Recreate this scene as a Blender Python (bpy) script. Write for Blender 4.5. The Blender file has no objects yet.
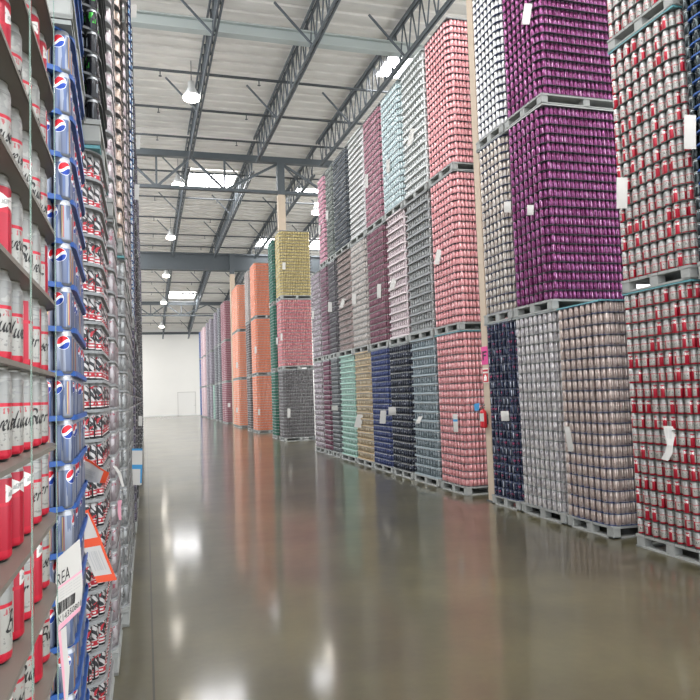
import bpy, bmesh, math, random
import numpy as np
from mathutils import Vector, Matrix
random.seed(7); rng = np.random.default_rng(7)
S = bpy.context.scene; COL = S.collection
PI = math.pi

# ------------------------------------------------------------------ camera
FPX, H = 687.0, 1.77
yaw, pit, rol = [math.radians(a) for a in (16.63, 3.604, -1.921)]
fw = np.array([math.sin(yaw)*math.cos(pit), math.cos(yaw)*math.cos(pit), math.sin(pit)])
rt = np.array([math.cos(yaw), -math.sin(yaw), 0.0]); up = np.cross(rt, fw)
rt, up = math.cos(rol)*rt+math.sin(rol)*up, -math.sin(rol)*rt+math.cos(rol)*up
CAM = np.array([0, 0, H])
cd = bpy.data.cameras.new('camera'); cam = bpy.data.objects.new('camera', cd); COL.objects.link(cam)
cd.sensor_width = 36; cd.sensor_fit = 'HORIZONTAL'; cd.lens = 36*FPX/700; cd.clip_start = .02; cd.clip_end = 300
cam.matrix_world = Matrix(((rt[0], up[0], -fw[0], 0), (rt[1], up[1], -fw[1], 0), (rt[2], up[2], -fw[2], H), (0, 0, 0, 1)))
S.camera = cam
def ray(x, y): return fw*FPX+rt*(x-350)+up*(350-y)
def onX(x, y, X): d = ray(x, y); return CAM+d*(X/d[0])
def onY(x, y, Y): d = ray(x, y); return CAM+d*(Y/d[1])
def proj(P):
    v = np.asarray(P)-CAM; z = v@fw
    return 350+FPX*(v@rt)/z, 350-FPX*(v@up)/z, z

# ------------------------------------------------------------------ materials
def lin(h):
    if not isinstance(h, str): return tuple(h)+(1,)
    c = [int(h[i:i+2], 16)/255 for i in (0, 2, 4)]
    return tuple(x/12.92 if x <= .04045 else ((x+.055)/1.055)**2.4 for x in c)+(1,)
class MB:
    """small helper that layers flat label colours over a base, in the object's own label coordinates"""
    def __init__(s, name, base):
        s.m = bpy.data.materials.new(name); s.m.use_nodes = True; s.nt = s.m.node_tree; s.nt.nodes.clear()
        s.out = s.nt.nodes.new('ShaderNodeOutputMaterial'); s.b = s.nt.nodes.new('ShaderNodeBsdfPrincipled')
        s.nt.links.new(s.b.outputs[0], s.out.inputs[0])
        uv = s.nt.nodes.new('ShaderNodeUVMap'); uv.uv_map = 'UVMap'
        sp = s.nt.nodes.new('ShaderNodeSeparateXYZ'); s.nt.links.new(uv.outputs[0], sp.inputs[0])
        s.u, s.v = sp.outputs[0], sp.outputs[1]
        rgb = s.nt.nodes.new('ShaderNodeRGB'); rgb.outputs[0].default_value = lin(base); s.c = rgb.outputs[0]
    def math(s, op, a, b=None, c=None):
        n = s.nt.nodes.new('ShaderNodeMath'); n.operation = op
        for i, x in enumerate((a, b, c)):
            if x is None: continue
            if isinstance(x, (int, float)): n.inputs[i].default_value = x
            else: s.nt.links.new(x, n.inputs[i])
        return n.outputs[0]
    def rng(s, x, a, b):
        return s.math('MULTIPLY', s.math('GREATER_THAN', x, a), s.math('LESS_THAN', x, b))
    def rect(s, u0=None, u1=None, v0=None, v1=None):
        k = None
        if u0 is not None: k = s.rng(s.u, u0, u1)
        if v0 is not None:
            q = s.rng(s.v, v0, v1); k = q if k is None else s.math('MULTIPLY', k, q)
        return k
    def noise(s, su, sv, thr, seed=0, detail=1.0, shear=0):
        n = s.nt.nodes.new('ShaderNodeTexNoise'); n.inputs['Scale'].default_value = 1; n.inputs['Detail'].default_value = detail
        c = s.nt.nodes.new('ShaderNodeCombineXYZ')
        uu = s.math('MULTIPLY_ADD', s.v, shear, s.math('MULTIPLY', s.u, su)) if shear else s.math('MULTIPLY', s.u, su)
        s.nt.links.new(uu, c.inputs[0])
        s.nt.links.new(s.math('MULTIPLY', s.v, sv), c.inputs[1]); c.inputs[2].default_value = seed*3.7
        s.nt.links.new(c.outputs[0], n.inputs['Vector'])
        return s.math('GREATER_THAN', n.outputs[0], thr)
    def mul(s, a, b): return s.math('MULTIPLY', a, b)
    def over(s, col, mask, f=1.0):
        n = s.nt.nodes.new('ShaderNodeMix'); n.data_type = 'RGBA'
        s.nt.links.new(s.math('MULTIPLY', mask, f), n.inputs['Factor']); s.nt.links.new(s.c, n.inputs['A'])
        n.inputs['B'].default_value = lin(col); s.c = n.outputs['Result']; return s
    def done(s, metal=.55, rough=.3, coat=0):
        s.nt.links.new(s.c, s.b.inputs['Base Color'])
        s.b.inputs['Metallic'].default_value = metal; s.b.inputs['Roughness'].default_value = rough
        return s.m
def flat(name, col, rough=.5, metal=0, noise=0, nscale=20, spec=.5):
    m = bpy.data.materials.new(name); m.use_nodes = True; nt = m.node_tree; b = nt.nodes['Principled BSDF']
    b.inputs['Base Color'].default_value = lin(col); b.inputs['Roughness'].default_value = rough; b.inputs['Metallic'].default_value = metal
    b.inputs['Specular IOR Level'].default_value = spec
    if noise:
        t = nt.nodes.new('ShaderNodeTexCoord'); n = nt.nodes.new('ShaderNodeTexNoise'); n.inputs['Scale'].default_value = nscale; n.inputs['Detail'].default_value = 4
        nt.links.new(t.outputs['Object'], n.inputs['Vector'])
        mx = nt.nodes.new('ShaderNodeMix'); mx.data_type = 'RGBA'; c = lin(col)
        mx.inputs['A'].default_value = tuple(x*(1-noise) for x in c[:3])+(1,); mx.inputs['B'].default_value = tuple(min(1, x*(1+noise)) for x in c[:3])+(1,)
        nt.links.new(n.outputs[0], mx.inputs['Factor']); nt.links.new(mx.outputs['Result'], b.inputs['Base Color'])
    return m
def emit(name, col, st):
    m = bpy.data.materials.new(name); m.use_nodes = True; nt = m.node_tree; nt.nodes.clear()
    o = nt.nodes.new('ShaderNodeOutputMaterial'); e = nt.nodes.new('ShaderNodeEmission')
    e.inputs[0].default_value = lin(col); e.inputs[1].default_value = st; nt.links.new(e.outputs[0], o.inputs[0]); return m

# ------------------------------------------------------------------ object helpers
def link(name, me, parent=None, loc=None, rot=None):
    o = bpy.data.objects.new(name, me); COL.objects.link(o)
    if parent: o.parent = parent
    if loc is not None: o.location = loc
    if rot is not None: o.rotation_euler = rot
    return o
def tag(o, label, cat, group=None, kind=None):
    o['label'] = label; o['category'] = cat
    if group: o['group'] = group
    if kind: o['kind'] = kind
    return o
def struct(o, label, cat):
    o['kind'] = 'structure'; o['label'] = label; o['category'] = cat; return o
def empty(name, loc, rot=0):
    o = bpy.data.objects.new(name, None); COL.objects.link(o); o.location = loc; o.rotation_euler = (0, 0, rot); o.empty_display_size = .1; return o
class B:
    """collects boxes, rods and lathes into one mesh"""
    def __init__(s): s.bm = bmesh.new()
    def box(s, x0, x1, y0, y1, z0, z1, bev=0):
        g = bmesh.ops.create_cube(s.bm, size=1)['verts']
        for v in g: v.co = Vector(((x0+x1)/2+v.co.x*(x1-x0), (y0+y1)/2+v.co.y*(y1-y0), (z0+z1)/2+v.co.z*(z1-z0)))
        if bev: bmesh.ops.bevel(s.bm, geom=list({e for v in g for e in v.link_edges}), offset=bev, segments=2, affect='EDGES')
        return s
    def rod(s, a, b, r, n=8, r2=None):
        a, b = Vector(a), Vector(b); d = b-a
        g = bmesh.ops.create_cone(s.bm, cap_ends=True, segments=n, radius1=r, radius2=r if r2 is None else r2, depth=d.length)['verts']
        bmesh.ops.transform(s.bm, matrix=Matrix.Translation((a+b)/2) @ d.to_track_quat('Z', 'Y').to_matrix().to_4x4(), verts=g); return s
    def bar(s, a, b, w, h):
        a, b = Vector(a), Vector(b); d = b-a
        g = bmesh.ops.create_cube(s.bm, size=1)['verts']
        bmesh.ops.transform(s.bm, matrix=Matrix.Translation((a+b)/2) @ d.to_track_quat('Z', 'Y').to_matrix().to_4x4() @ Matrix.Diagonal((w, h, d.length, 1)), verts=g); return s
    def lathe(s, prof, c=(0, 0, 0), n=24):
        rings = []
        for r, z in prof:
            rings.append([s.bm.verts.new((c[0]+r*math.cos(2*PI*k/n), c[1]+r*math.sin(2*PI*k/n), c[2]+z)) for k in range(n)])
        for p, q in zip(rings, rings[1:]):
            for k in range(n): s.bm.faces.new((p[k], p[(k+1) % n], q[(k+1) % n], q[k]))
        if prof[0][0] > 1e-4: s.bm.faces.new(rings[0][::-1])
        if prof[-1][0] > 1e-4: s.bm.faces.new(rings[-1])
        return s
    def mesh(s, name, mat, smooth=False):
        me = bpy.data.meshes.new(name); s.bm.normal_update(); s.bm.to_mesh(me); s.bm.free()
        if mat: me.materials.append(mat)
        if smooth: me.polygons.foreach_set('use_smooth', [True]*len(me.polygons))
        return me
    def obj(s, name, mat, parent=None, smooth=False, loc=None): return link(name, s.mesh(name, mat, smooth), parent, loc)

# ------------------------------------------------------------------ cans
SILV = 'c9c9c6'
LODS = {  # sides, profile of (radius, height) fractions, lid drawn or not
    'near': (20, [(.74, .0), (.80, .012), (.97, .045), (1, .07), (1, .855), (.95, .90), (.845, .955), (.815, .97), (.845, .985), (.835, 1.0), (.77, .995), (.76, .97)]),
    'mid': (12, [(.82, 0), (1, .045), (1, .86), (.83, .96), (.83, 1.0)]),
    'far': (7, [(.87, 0), (1, .05), (1, .885), (.86, 1.0)])}
def can_arrays(lod):
    n, prof = LODS[lod]; V, UV, F = [], [], []
    for r, z in prof:
        for k in range(n+1):
            a = 2*PI*k/n; V.append((r*math.cos(a), r*math.sin(a), z)); UV.append((k/n, z))
    w = n+1
    for i in range(len(prof)-1):
        for k in range(n): F.append((i*w+k, i*w+k+1, (i+1)*w+k+1, (i+1)*w+k))
    F.append(tuple((len(prof)-1)*w+k for k in range(n)))
    return np.array(V, float), np.array(UV, float), F
CANARR = {k: can_arrays(k) for k in LODS}
def fill_mesh(name, V, UVv, loops, tot, mat):
    me = bpy.data.meshes.new(name); me.vertices.add(len(V)); me.vertices.foreach_set('co', V.astype(np.float32).ravel())
    me.loops.add(len(loops)); me.loops.foreach_set('vertex_index', loops.astype(np.int32))
    me.polygons.add(len(tot)); st = np.concatenate(([0], np.cumsum(tot)[:-1])).astype(np.int32)
    me.polygons.foreach_set('loop_start', st); me.polygons.foreach_set('loop_total', tot.astype(np.int32))
    me.polygons.foreach_set('use_smooth', np.ones(len(tot), bool))
    uv = me.uv_layers.new(name='UVMap'); uv.data.foreach_set('uv', UVv[loops].astype(np.float32).ravel())
    me.update(calc_edges=True); me.materials.append(mat); return me
def can_batch(pts, lod):      # pts rows: x y z rot r h
    V, UV, F = CANARR[lod]; n = len(pts); nv = len(V)
    c, s = np.cos(pts[:, 3]), np.sin(pts[:, 3]); r = pts[:, 4]; h = pts[:, 5]
    X = pts[:, 0, None]+r[:, None]*(V[None, :, 0]*c[:, None]-V[None, :, 1]*s[:, None])
    Y = pts[:, 1, None]+r[:, None]*(V[None, :, 0]*s[:, None]+V[None, :, 1]*c[:, None])
    Z = pts[:, 2, None]+h[:, None]*V[None, :, 2]
    lp = np.array([i for f in F for i in f]); tt = np.array([len(f) for f in F])
    loops = (lp[None, :]+nv*np.arange(n)[:, None]).ravel()
    return np.stack([X, Y, Z], -1).reshape(-1, 3), np.tile(UV, (n, 1)), loops, np.tile(tt, n)
def cans_mesh(name, batches, mat, org):
    Vs, Us, Ls, Ts, off = [], [], [], [], 0
    for lod, pts in batches:
        v, u, l, t = can_batch(pts, lod); Vs.append(v-org); Us.append(u); Ls.append(l+off); Ts.append(t); off += len(v)
    return fill_mesh(name, np.concatenate(Vs), np.concatenate(Us), np.concatenate(Ls), np.concatenate(Ts), mat)

DES = {}
def design(key, name, mat, label, group, r=.033, lo=None):
    DES[key] = dict(name=name, mat=mat, label=label, group=group, r=r, pts=[])
def ends(m, top=SILV, bot=SILV, tv=.875, bv=.045):
    m.over(top, m.rect(v0=tv, v1=2)); m.over(bot, m.rect(v0=-1, v1=bv)); return m
def muted(c, f=.22):
    v = [int(c[i:i+2], 16) for i in (0, 2, 4)]; g = .3*v[0]+.59*v[1]+.11*v[2]
    return '%02x%02x%02x' % tuple(round((x+(g-x)*f)*.96) for x in v)
def plain(key, col, alt=None, dark=None, su=4, sv=1.6, ta=.56, td=.64, metal=.55, rough=.3, top=SILV, panel=None):
    m = MB(key+'_can_paint', col)
    if panel: m.over(panel[0], m.rect(panel[1], panel[2], panel[3], panel[4]))
    if alt: m.over(alt, m.noise(su, sv, ta, 1))
    if dark: m.over(dark, m.noise(su*1.3, sv*1.4, td, 5, 2))
    return ends(m, top).done(metal, rough)

def lager_paint(script):
    m = MB('lager_can_paint' if not script else 'small_lager_can_paint', 'c2c1ba' if script else 'aaa9a2')
    du = m.math('ABSOLUTE', m.math('SUBTRACT', m.u, .5))             # distance from the middle of the wordmark panel
    de = m.math('SUBTRACT', .5, du)                                   # distance from the back seam
    m.over('b4b5b1' if script else '979894', m.rect(v0=.60, v1=.9)); 
    m.over('cfcfca' if script else 'acaca7', m.mul(m.rect(v0=.62, v1=.88), m.noise(7, 9, .52, 2, 1)))
    m.over('8e8f8d', m.mul(m.rect(v0=.64, v1=.86), m.noise(5, 22, .62, 4, 1)))
    m.over('b01f34', m.mul(m.math('LESS_THAN', de, .115 if script else .16), m.rect(v0=.03, v1=.86)))
    dv = m.math('ABSOLUTE', m.math('SUBTRACT', m.v, .70))
    bow = m.mul(m.math('LESS_THAN', dv, m.math('MULTIPLY_ADD', de, .55, .045)), m.math('LESS_THAN', de, .10))
    m.over('e4e2dc', bow); 
    m.over('a5a6a2', m.mul(m.mul(bow, m.rect(v0=.67, v1=.73)), m.noise(30, 10, .5, 3)))
    m.over('c21f36', m.rect(v0=.575, v1=.615)); m.over('c21f36', m.rect(v0=.03, v1=.125))
    m.over('6b6b6a', m.mul(m.mul(m.rect(v0=.17, v1=.30), m.math('LESS_THAN', du, .33)), m.noise(26, 34, .6, 8, 2)), .6)
    m.over('b0303f', m.mul(m.mul(m.rect(v0=.50, v1=.56), m.math('LESS_THAN', du, .33)), m.noise(40, 12, .55, 9, 2)), .8)
    if script: m.over('34302f', m.mul(m.mul(m.rect(v0=.32, v1=.47), m.math('LESS_THAN', du, .32)), m.noise(16, 10, .56, 6, 1)), .85)
    return ends(m, 'c6c7c3', '2b2a2b', .88, .03).done(.3 if script else .22, .3)
design('lager', 'lager_can', lager_paint(False), 'tall red and white lager can with script wordmark in the nearest left-hand stack', 'red and white lager cans of the nearest left stack', .033)
design('lagerR', 'lager_can', lager_paint(True), 'red and white lager can in the tall right-hand stack nearest the camera', 'red and white lager cans of the right-hand stack', .033)
m = MB('cola_can_paint', '656f86')
m.over('8f96a5', m.noise(9, .4, .54, 1)); m.over('5a6a8e', m.noise(13, .3, .60, 7))
for uc in (.25, .75):
    dx = m.math('MULTIPLY', m.math('SUBTRACT', m.u, uc), .207); dy = m.math('MULTIPLY', m.math('SUBTRACT', m.v, .72), .158)
    d2 = m.math('ADD', m.mul(dx, dx), m.mul(dy, dy)); disc = m.math('LESS_THAN', d2, .024**2)
    m.over('e9e9ec', m.math('LESS_THAN', d2, .0255**2))
    wv = m.math('MULTIPLY_ADD', m.math('SINE', m.math('MULTIPLY', dx, 130)), .0035, m.math('MULTIPLY', dx, .35))
    m.over('cf2230', m.mul(disc, m.math('GREATER_THAN', dy, m.math('ADD', wv, .004))))
    m.over('1d3f95', m.mul(disc, m.math('LESS_THAN', dy, m.math('SUBTRACT', wv, .007))))
    m.over('c9a75f', m.mul(m.rect(uc+.195, uc+.21, .1, .85), m.noise(1, 1, .0)))
    m.over('b5573a', m.rect(uc+.222, uc+.235, .1, .85))
design('cola', 'cola_can', ends(m, 'a9adb3', '9a9fa8').done(.45, .3), 'silver-blue cola can with round red white and blue emblem between blue trays', 'cola cans of the left stack with blue trays', .033)
m = MB('sneaker_can_paint', 'b9b6b4')
sh = lambda seed, thr, su=9, sv=4, k=6: m.noise(su, sv, thr, seed, 1, k)
m.over('26262a', m.mul(m.rect(v0=.36, v1=.87), sh(1, .47))); m.over('a81f2d', m.mul(m.rect(v0=.36, v1=.88), sh(4, .60, 7, 4, -4)))
m.over('b02432', m.rect(v0=.17, v1=.33)); m.over('d1cfcc', m.mul(m.rect(v0=.22, v1=.28), m.noise(8, 2, .52, 9)))
m.over('e1dfdc', m.rect(v0=.13, v1=.165)); m.over('1f1f22', m.rect(v0=.055, v1=.125))
m.over('1f1f22', m.rect(.0, .05, .05, .8)); m.over('1f1f22', m.rect(.5, .55, .05, .8))
design('sneaker', 'patterned_can', ends(m, 'a9a9a8').done(.25, .3), 'slim black red and white patterned can in the third stack on the left', 'black red and white cans of the left stack', .030)
m = MB('energy_can_paint', '17191c'); m.over('3fae3c', m.mul(m.rect(.1, .3, .35, .82), m.noise(26, 3, .52, 2))); m.over('4a4d52', m.noise(12, .6, .63, 4)); m.over('9aa0a4', m.rect(.6, .66, .3, .7))  # grey streaks and bar paint silver highlights onto the black
design('energy', 'energy_drink_can', ends(m, 'b5b7b8', '777777').done(.35, .25), 'black drink can with green marks in the upper left load', 'black and green cans of the upper left load', .033)
design('blackblue', 'energy_drink_can', plain('blackblue', '1b2427', '4e595b', None, 9, .6, .6, metal=.4, rough=.26, top='7f8789'), 'dark glossy can between blue layer sheets at the far right edge', 'dark cans at the far right edge', .033)  # grey streaks put a silver highlight into the can colour
m = MB('beige_can_paint', 'bfada4'); m.over('cdbdb3', m.noise(4, 2, .55, 1)); m.over('6d5b55', m.mul(m.rect(.1, .16, .12, .2), m.noise(1, 1, 0))); m.over('4a3c3a', m.rect(.55, .60, .10, .18)); m.over('a08e86', m.mul(m.rect(.3, .9, .4, .6), m.noise(14, 9, .58, 3)))
design('beige', 'beige_can', ends(m, 'c9c2bc').done(.5, .3), 'pinkish beige can with small dark dot in the lower right load', 'beige cans beside the red and white stack', .033)
design('white', 'white_can', plain('white', 'd9d4d2', 'b5b0b2', '8b8790', 4, 1.5, .54, .66, .5), 'white and silver can in the lower load beneath the purple cans', 'white cans beneath the purple loads', .033)
m = MB('purple_can_paint', '7b3665'); m.over('98598a', m.noise(4, 1.5, .55, 1, 1, 3)); m.over('d9a9c9', m.rect(.2, .24, .2, .75)); m.over('c690b5', m.mul(m.rect(.5, .85, .35, .6), m.noise(15, 8, .6, 3)))  # paler pink streaks are highlights painted into the purple
design('purple', 'purple_can', ends(m, 'a98ca2').done(.6, .28), 'glossy purple soda can in the two big purple loads', 'purple cans', .033)
m = MB('navy_can_paint', '2a3146'); m.over('4a5368', m.noise(6, 2, .56, 1)); m.over('b8bcc6', m.rect(.1, .19, .15, .85)); m.over('b24a6a', m.mul(m.rect(.4, .8, .45, .7), m.noise(11, 7, .56, 3))); m.over('8d95a8', m.mul(m.rect(.3, .95, .1, .4), m.noise(16, 8, .6, 8)))
design('navy', 'navy_can', ends(m, '9fa3aa').done(.6, .28), 'navy blue can with pink script in the lower load beside the post', 'navy cans beside the steel post', .033)
design('silverblue', 'silver_can', plain('silverblue', 'b9ada1', 'd2cbc2', '857a72', 5, 1.5, .53, .64, .6), 'brownish silver can between navy sheets left of the purple loads', 'silver-brown cans left of the purple loads', .033)
design('palesilver', 'silver_can', plain('palesilver', 'd5d6d4', 'eceae6', 'a7a5a0', 5, 1.5, .53, .64, .6), 'pale silver can in the topmost load left of the purple cans', 'pale silver cans topmost left of purple', .033)
m = MB('salmon_can_paint', 'e09a9b'); m.over('e8adad', m.noise(4, 2.5, .54, 1)); m.over('f2cccb', m.mul(m.rect(.15, .4, .3, .75), m.noise(10, 6, .5, 3))); m.over('cf7a82', m.noise(5, 2, .66, 6))
design('salmon', 'salmon_can', ends(m, 'd8aeae').done(.45, .3), 'salmon pink soda can in the three-high stack behind the post', 'salmon pink cans', .033)
for key, col, alt, dk, label in [
    ('slate', '75858a', '9aa8ab', '4f5c61', 'slate grey can on pale trays left of the lowest salmon load'),
    ('ash', '8e908c', 'b3b4b0', '5f615e', 'ash grey can on grey trays left of the middle salmon load'),
    ('chalk', 'c3c8c5', 'dfe2df', '8d9290', 'chalk white can on white trays left of the topmost salmon load'),
    ('ink', '1e2433', '3a4257', 'a8adb8', 'ink black can in the lower load right of the royal blue cans'),
    ('blush', 'cbb5b6', 'ddcccb', '8d7a7c', 'blush pink can on pale trays above the ink black cans'),
    ('seafoam', 'b3c9c9', 'd2e0df', '7b9192', 'pale seafoam can topmost above the blush pink cans'),
    ('royal', '2b3a6e', '40528f', '7f86b5', 'royal blue can with red marks in the lower right row'),
    ('wine', '7d4656', '9d6473', '4d2b37', 'wine red can in the load above the royal blue cans'),
    ('cranberry', 'a56575', 'c08b96', '733848', 'cranberry red can topmost above the wine red cans'),
    ('tan', 'a9946f', 'c4b28f', '77634a', 'tan gold can on tan trays left of the royal blue cans'),
    ('stone', 'b3a79d', 'c9c0b8', '7f756d', 'stone coloured can in the load above the tan gold cans'),
    ('pearl', 'c9c6c3', 'e2e0dd', '94918f', 'pearl white can topmost above the stone coloured cans'),
    ('mint', '84a998', 'a3c3b4', '5c8272', 'mint green can on mint trays in the lower right row'),
    ('mocha', '8f7870', 'ad968d', '5f4e48', 'mocha brown can in the load above the mint green cans'),
    ('jet', '2a3036', '4a5259', '8b9296', 'jet black can topmost above the mocha brown cans'),
    ('pewter', '5c6163', '75797a', '43484a', 'pewter grey can in the lower load left of the mint cans'),
    ('charcoal', '4d474b', '6b6368', '302c30', 'charcoal can in the load above the pewter grey cans'),
    ('camo', '596159', '868c80', '2f3530', 'dark green patterned can topmost above the charcoal cans'),
    ('maroon', '6e3a4e', '8f5468', '45222f', 'maroon can in the lower load left of the pewter cans'),
    ('plum', '744a5a', '946a78', '4a2f3b', 'plum can in the load above the lower maroon cans'),
    ('rose', 'c67d90', 'd49dab', '94485f', 'rose pink can topmost above the plum cans'),
    ('lilac', '877880', 'c4b8bb', '43353b', 'pink grey mottled can at the left end of the near right block'),
    ('graphite', '645f5e', '7f7a78', '474341', 'graphite can in the lowest load under the red speckled cans'),
    ('speckle', 'bb6672', 'd7a89c', 'a33f4e', 'red and cream speckled can in the load under the yellow cans'),
    ('yellow', 'baa35a', 'cdbb7c', '8c793f', 'mustard yellow can topmost in the near column of the far block'),
    ('forest', '1f5846', '3b7a65', '123629', 'forest green can in the three-high green stack'),
    ('orange', 'db8260', 'e49c80', 'b9674b', 'orange can in the three-high stack with its end facing the camera'),
    ('tangerine', 'dd8a67', 'e8a98c', 'b96d4f', 'orange can in the second, farther orange stack beyond the brown one'),
    ('umber', '584b47', '756761', '3a312e', 'dark umber can in the stack left of the nearer orange stack'),
    ('taupe', '988a80', 'b3a79e', '6f635b', 'taupe can topmost in the stack left of the nearer orange stack'),
    ('burgundy', '97505b', 'b0707a', '6d353f', 'burgundy can in the tall stack beyond the far orange stack'),
    ('steel', '5f6064', '7d7e82', '404145', 'dark grey can in the stack beyond the burgundy cans'),
    ('heather', '7f7480', '9c929c', '5b525c', 'purple grey can in the stack far down the aisle'),
    ('candy', 'd9a9af', 'ecd5d6', 'b36f7b', 'pink and white can in the stack near the aisle end'),
    ('cobalt', '3a64b0', '5f86c8', '27488a', 'cobalt blue can in the stack nearest the far wall'),
    ('greypink', '9b8f92', 'b9b0b2', 'a8505f', 'grey and pink can in the fourth stack on the left'),
    ('silver', '8f9190', 'b1b3b1', '626463', 'plain silver grey can in the fifth stack on the left'),
    ('peach', 'cbb09c', 'ddc9ba', '9a7f6c', 'peach coloured can high up on the left behind the black cans'),
    ('dusty', 'b5a3a6', 'd0c4c5', '82686f', 'dusty pink can high up on the left behind the peach cans'),
    ('skyblue', 'd4dbe0', '5f9cd0', '2f62a8', 'blue and white can high up on the left near the aisle edge'),
    ('violet', '5b5568', '8d86a0', '2e2c3c', 'dark violet can in the left stack under the blue and white cans'),
    ('coal', '33363a', '55595d', '8d9194', 'dark can in the farthest left-hand stacks'),
]:
    col, alt, dk = [muted(c, 0 if key in ('orange', 'tangerine', 'forest', 'speckle') else .22) for c in (col, alt, dk)]
    design(key, 'soda_can', plain(key, col, alt, dk, 5, 3, metal=.4), label, key+' cans')

# ------------------------------------------------------------------ loads
SHEET = {k: flat(k+'_sheet_plastic', c, .45) for k, c in dict(dark='3c4042', green='4a514d', beige='6f6a61', blue='2a579c', navy='2b3a63', grey='85898a', pale='c9cbc8', tan='b39a72', mint='9cc4b4', slate='93a1a5', white='cfd2cf', blush='d5c8c8', brown='6b5f58', silver='8c8f8f', black='26282b').items()}
WOOD = {'grey': flat('pallet_grey', '9b9d99', .6, 0, .15, 9), 'wood': flat('pallet_wood', 'a89c88', .7, 0, .2, 9)}
FRM = {'teal': flat('frame_teal', '5f9aa0', .5, 0, .1), 'grey': flat('frame_grey', '8f9492', .5, 0, .1), 'pale': flat('frame_pale', 'b7bab4', .5, 0, .1)}
CACHE = {}; RC = .14
def sheet_mesh(kind, sg, L, W, over, th, lo, hi):
    key = (kind, sg, round(L, 3), round(W, 3), over, lo, hi)
    if key in CACHE: return CACHE[key]
    bm = bmesh.new(); rc = RC; n = 5; pts = []
    x0, x1, y0, y1 = -.0, W, 0, L
    for cx, cy, a0 in ((x1-rc, y1-rc, 0), (x0+rc, y1-rc, 90), (x0+rc, y0+rc, 180), (x1-rc, y0+rc, 270)):
        for k in range(n+1):
            a = math.radians(a0+90*k/n); pts.append((cx+rc*math.cos(a), cy+rc*math.sin(a)))
    def inset(d):
        o = []
        for cx, cy, a0 in ((x1-rc, y1-rc, 0), (x0+rc, y1-rc, 90), (x0+rc, y0+rc, 180), (x1-rc, y0+rc, 270)):
            for k in range(n+1):
                a = math.radians(a0+90*k/n); o.append((cx+(rc-d)*math.cos(a), cy+(rc-d)*math.sin(a)))
        return o
    ins = inset(.004)
    def ring(p, z): return [bm.verts.new((sg*x, y, z)) for x, y in p]
    rings = [ring(ins, 0), ring(pts, -lo), ring(pts, th+hi), ring(ins, th+hi), ring(ins, th)] if lo > 0 else [ring(pts, 0), ring(pts, th+hi), ring(ins, th+hi), ring(ins, th)]
    for p, q in zip(rings, rings[1:]):
        for k in range(len(p)):
            f = (p[k], p[(k+1) % len(p)], q[(k+1) % len(p)], q[k]); bm.faces.new(f)
    bm.faces.new(rings[0][::-1]); bm.faces.new(rings[-1])
    bmesh.ops.recalc_face_normals(bm, faces=bm.faces)
    me = bpy.data.meshes.new('layer_sheet'); bm.to_mesh(me); bm.free(); me.materials.append(SHEET[kind]); CACHE[key] = me; return me
def pallet(loc, rot, sg, L, W, wood, label):
    t = tag(empty('pallet', loc, rot), label, 'pallet', 'pallets under the can loads')
    key = ('pal', sg, round(L, 2), round(W, 2), wood)
    if key not in CACHE:
        a = B(); w = WOOD[wood]; n = 7; s = L/n
        for k in range(n): a.box(min(0, sg*W), max(0, sg*W), k*s+.006, (k+1)*s-.006, .118, .14)
        a.box(min(0, sg*W), max(0, sg*W), .002, L-.002, .112, .12)
        d = B()
        for x in (0, W/2-.05, W-.10): d.box(min(sg*x, sg*(x+.1)), max(sg*x, sg*(x+.1)), 0, L, 0, .02)
        for y in (0, L-.1): d.box(min(0, sg*W), max(0, sg*W), y, y+.1, .0, .018)
        b = B().box(-.05, .05, -.06, .06, .02, .112, .004)
        CACHE[key] = (a.mesh('top_deck', w), d.mesh('bottom_deck', w), b.mesh('block', w))
    a, d, b = CACHE[key]; link('top_deck', a, t); link('bottom_deck', d, t)
    for x in (.055, W/2, W-.055):
        for y in (.07, L/2, L-.07): link('block', b, t, (sg*x, y, 0))
    return t
SHEETS = {}          # kind -> list of (size on screen, mesh, loc, rot, label, group)
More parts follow.
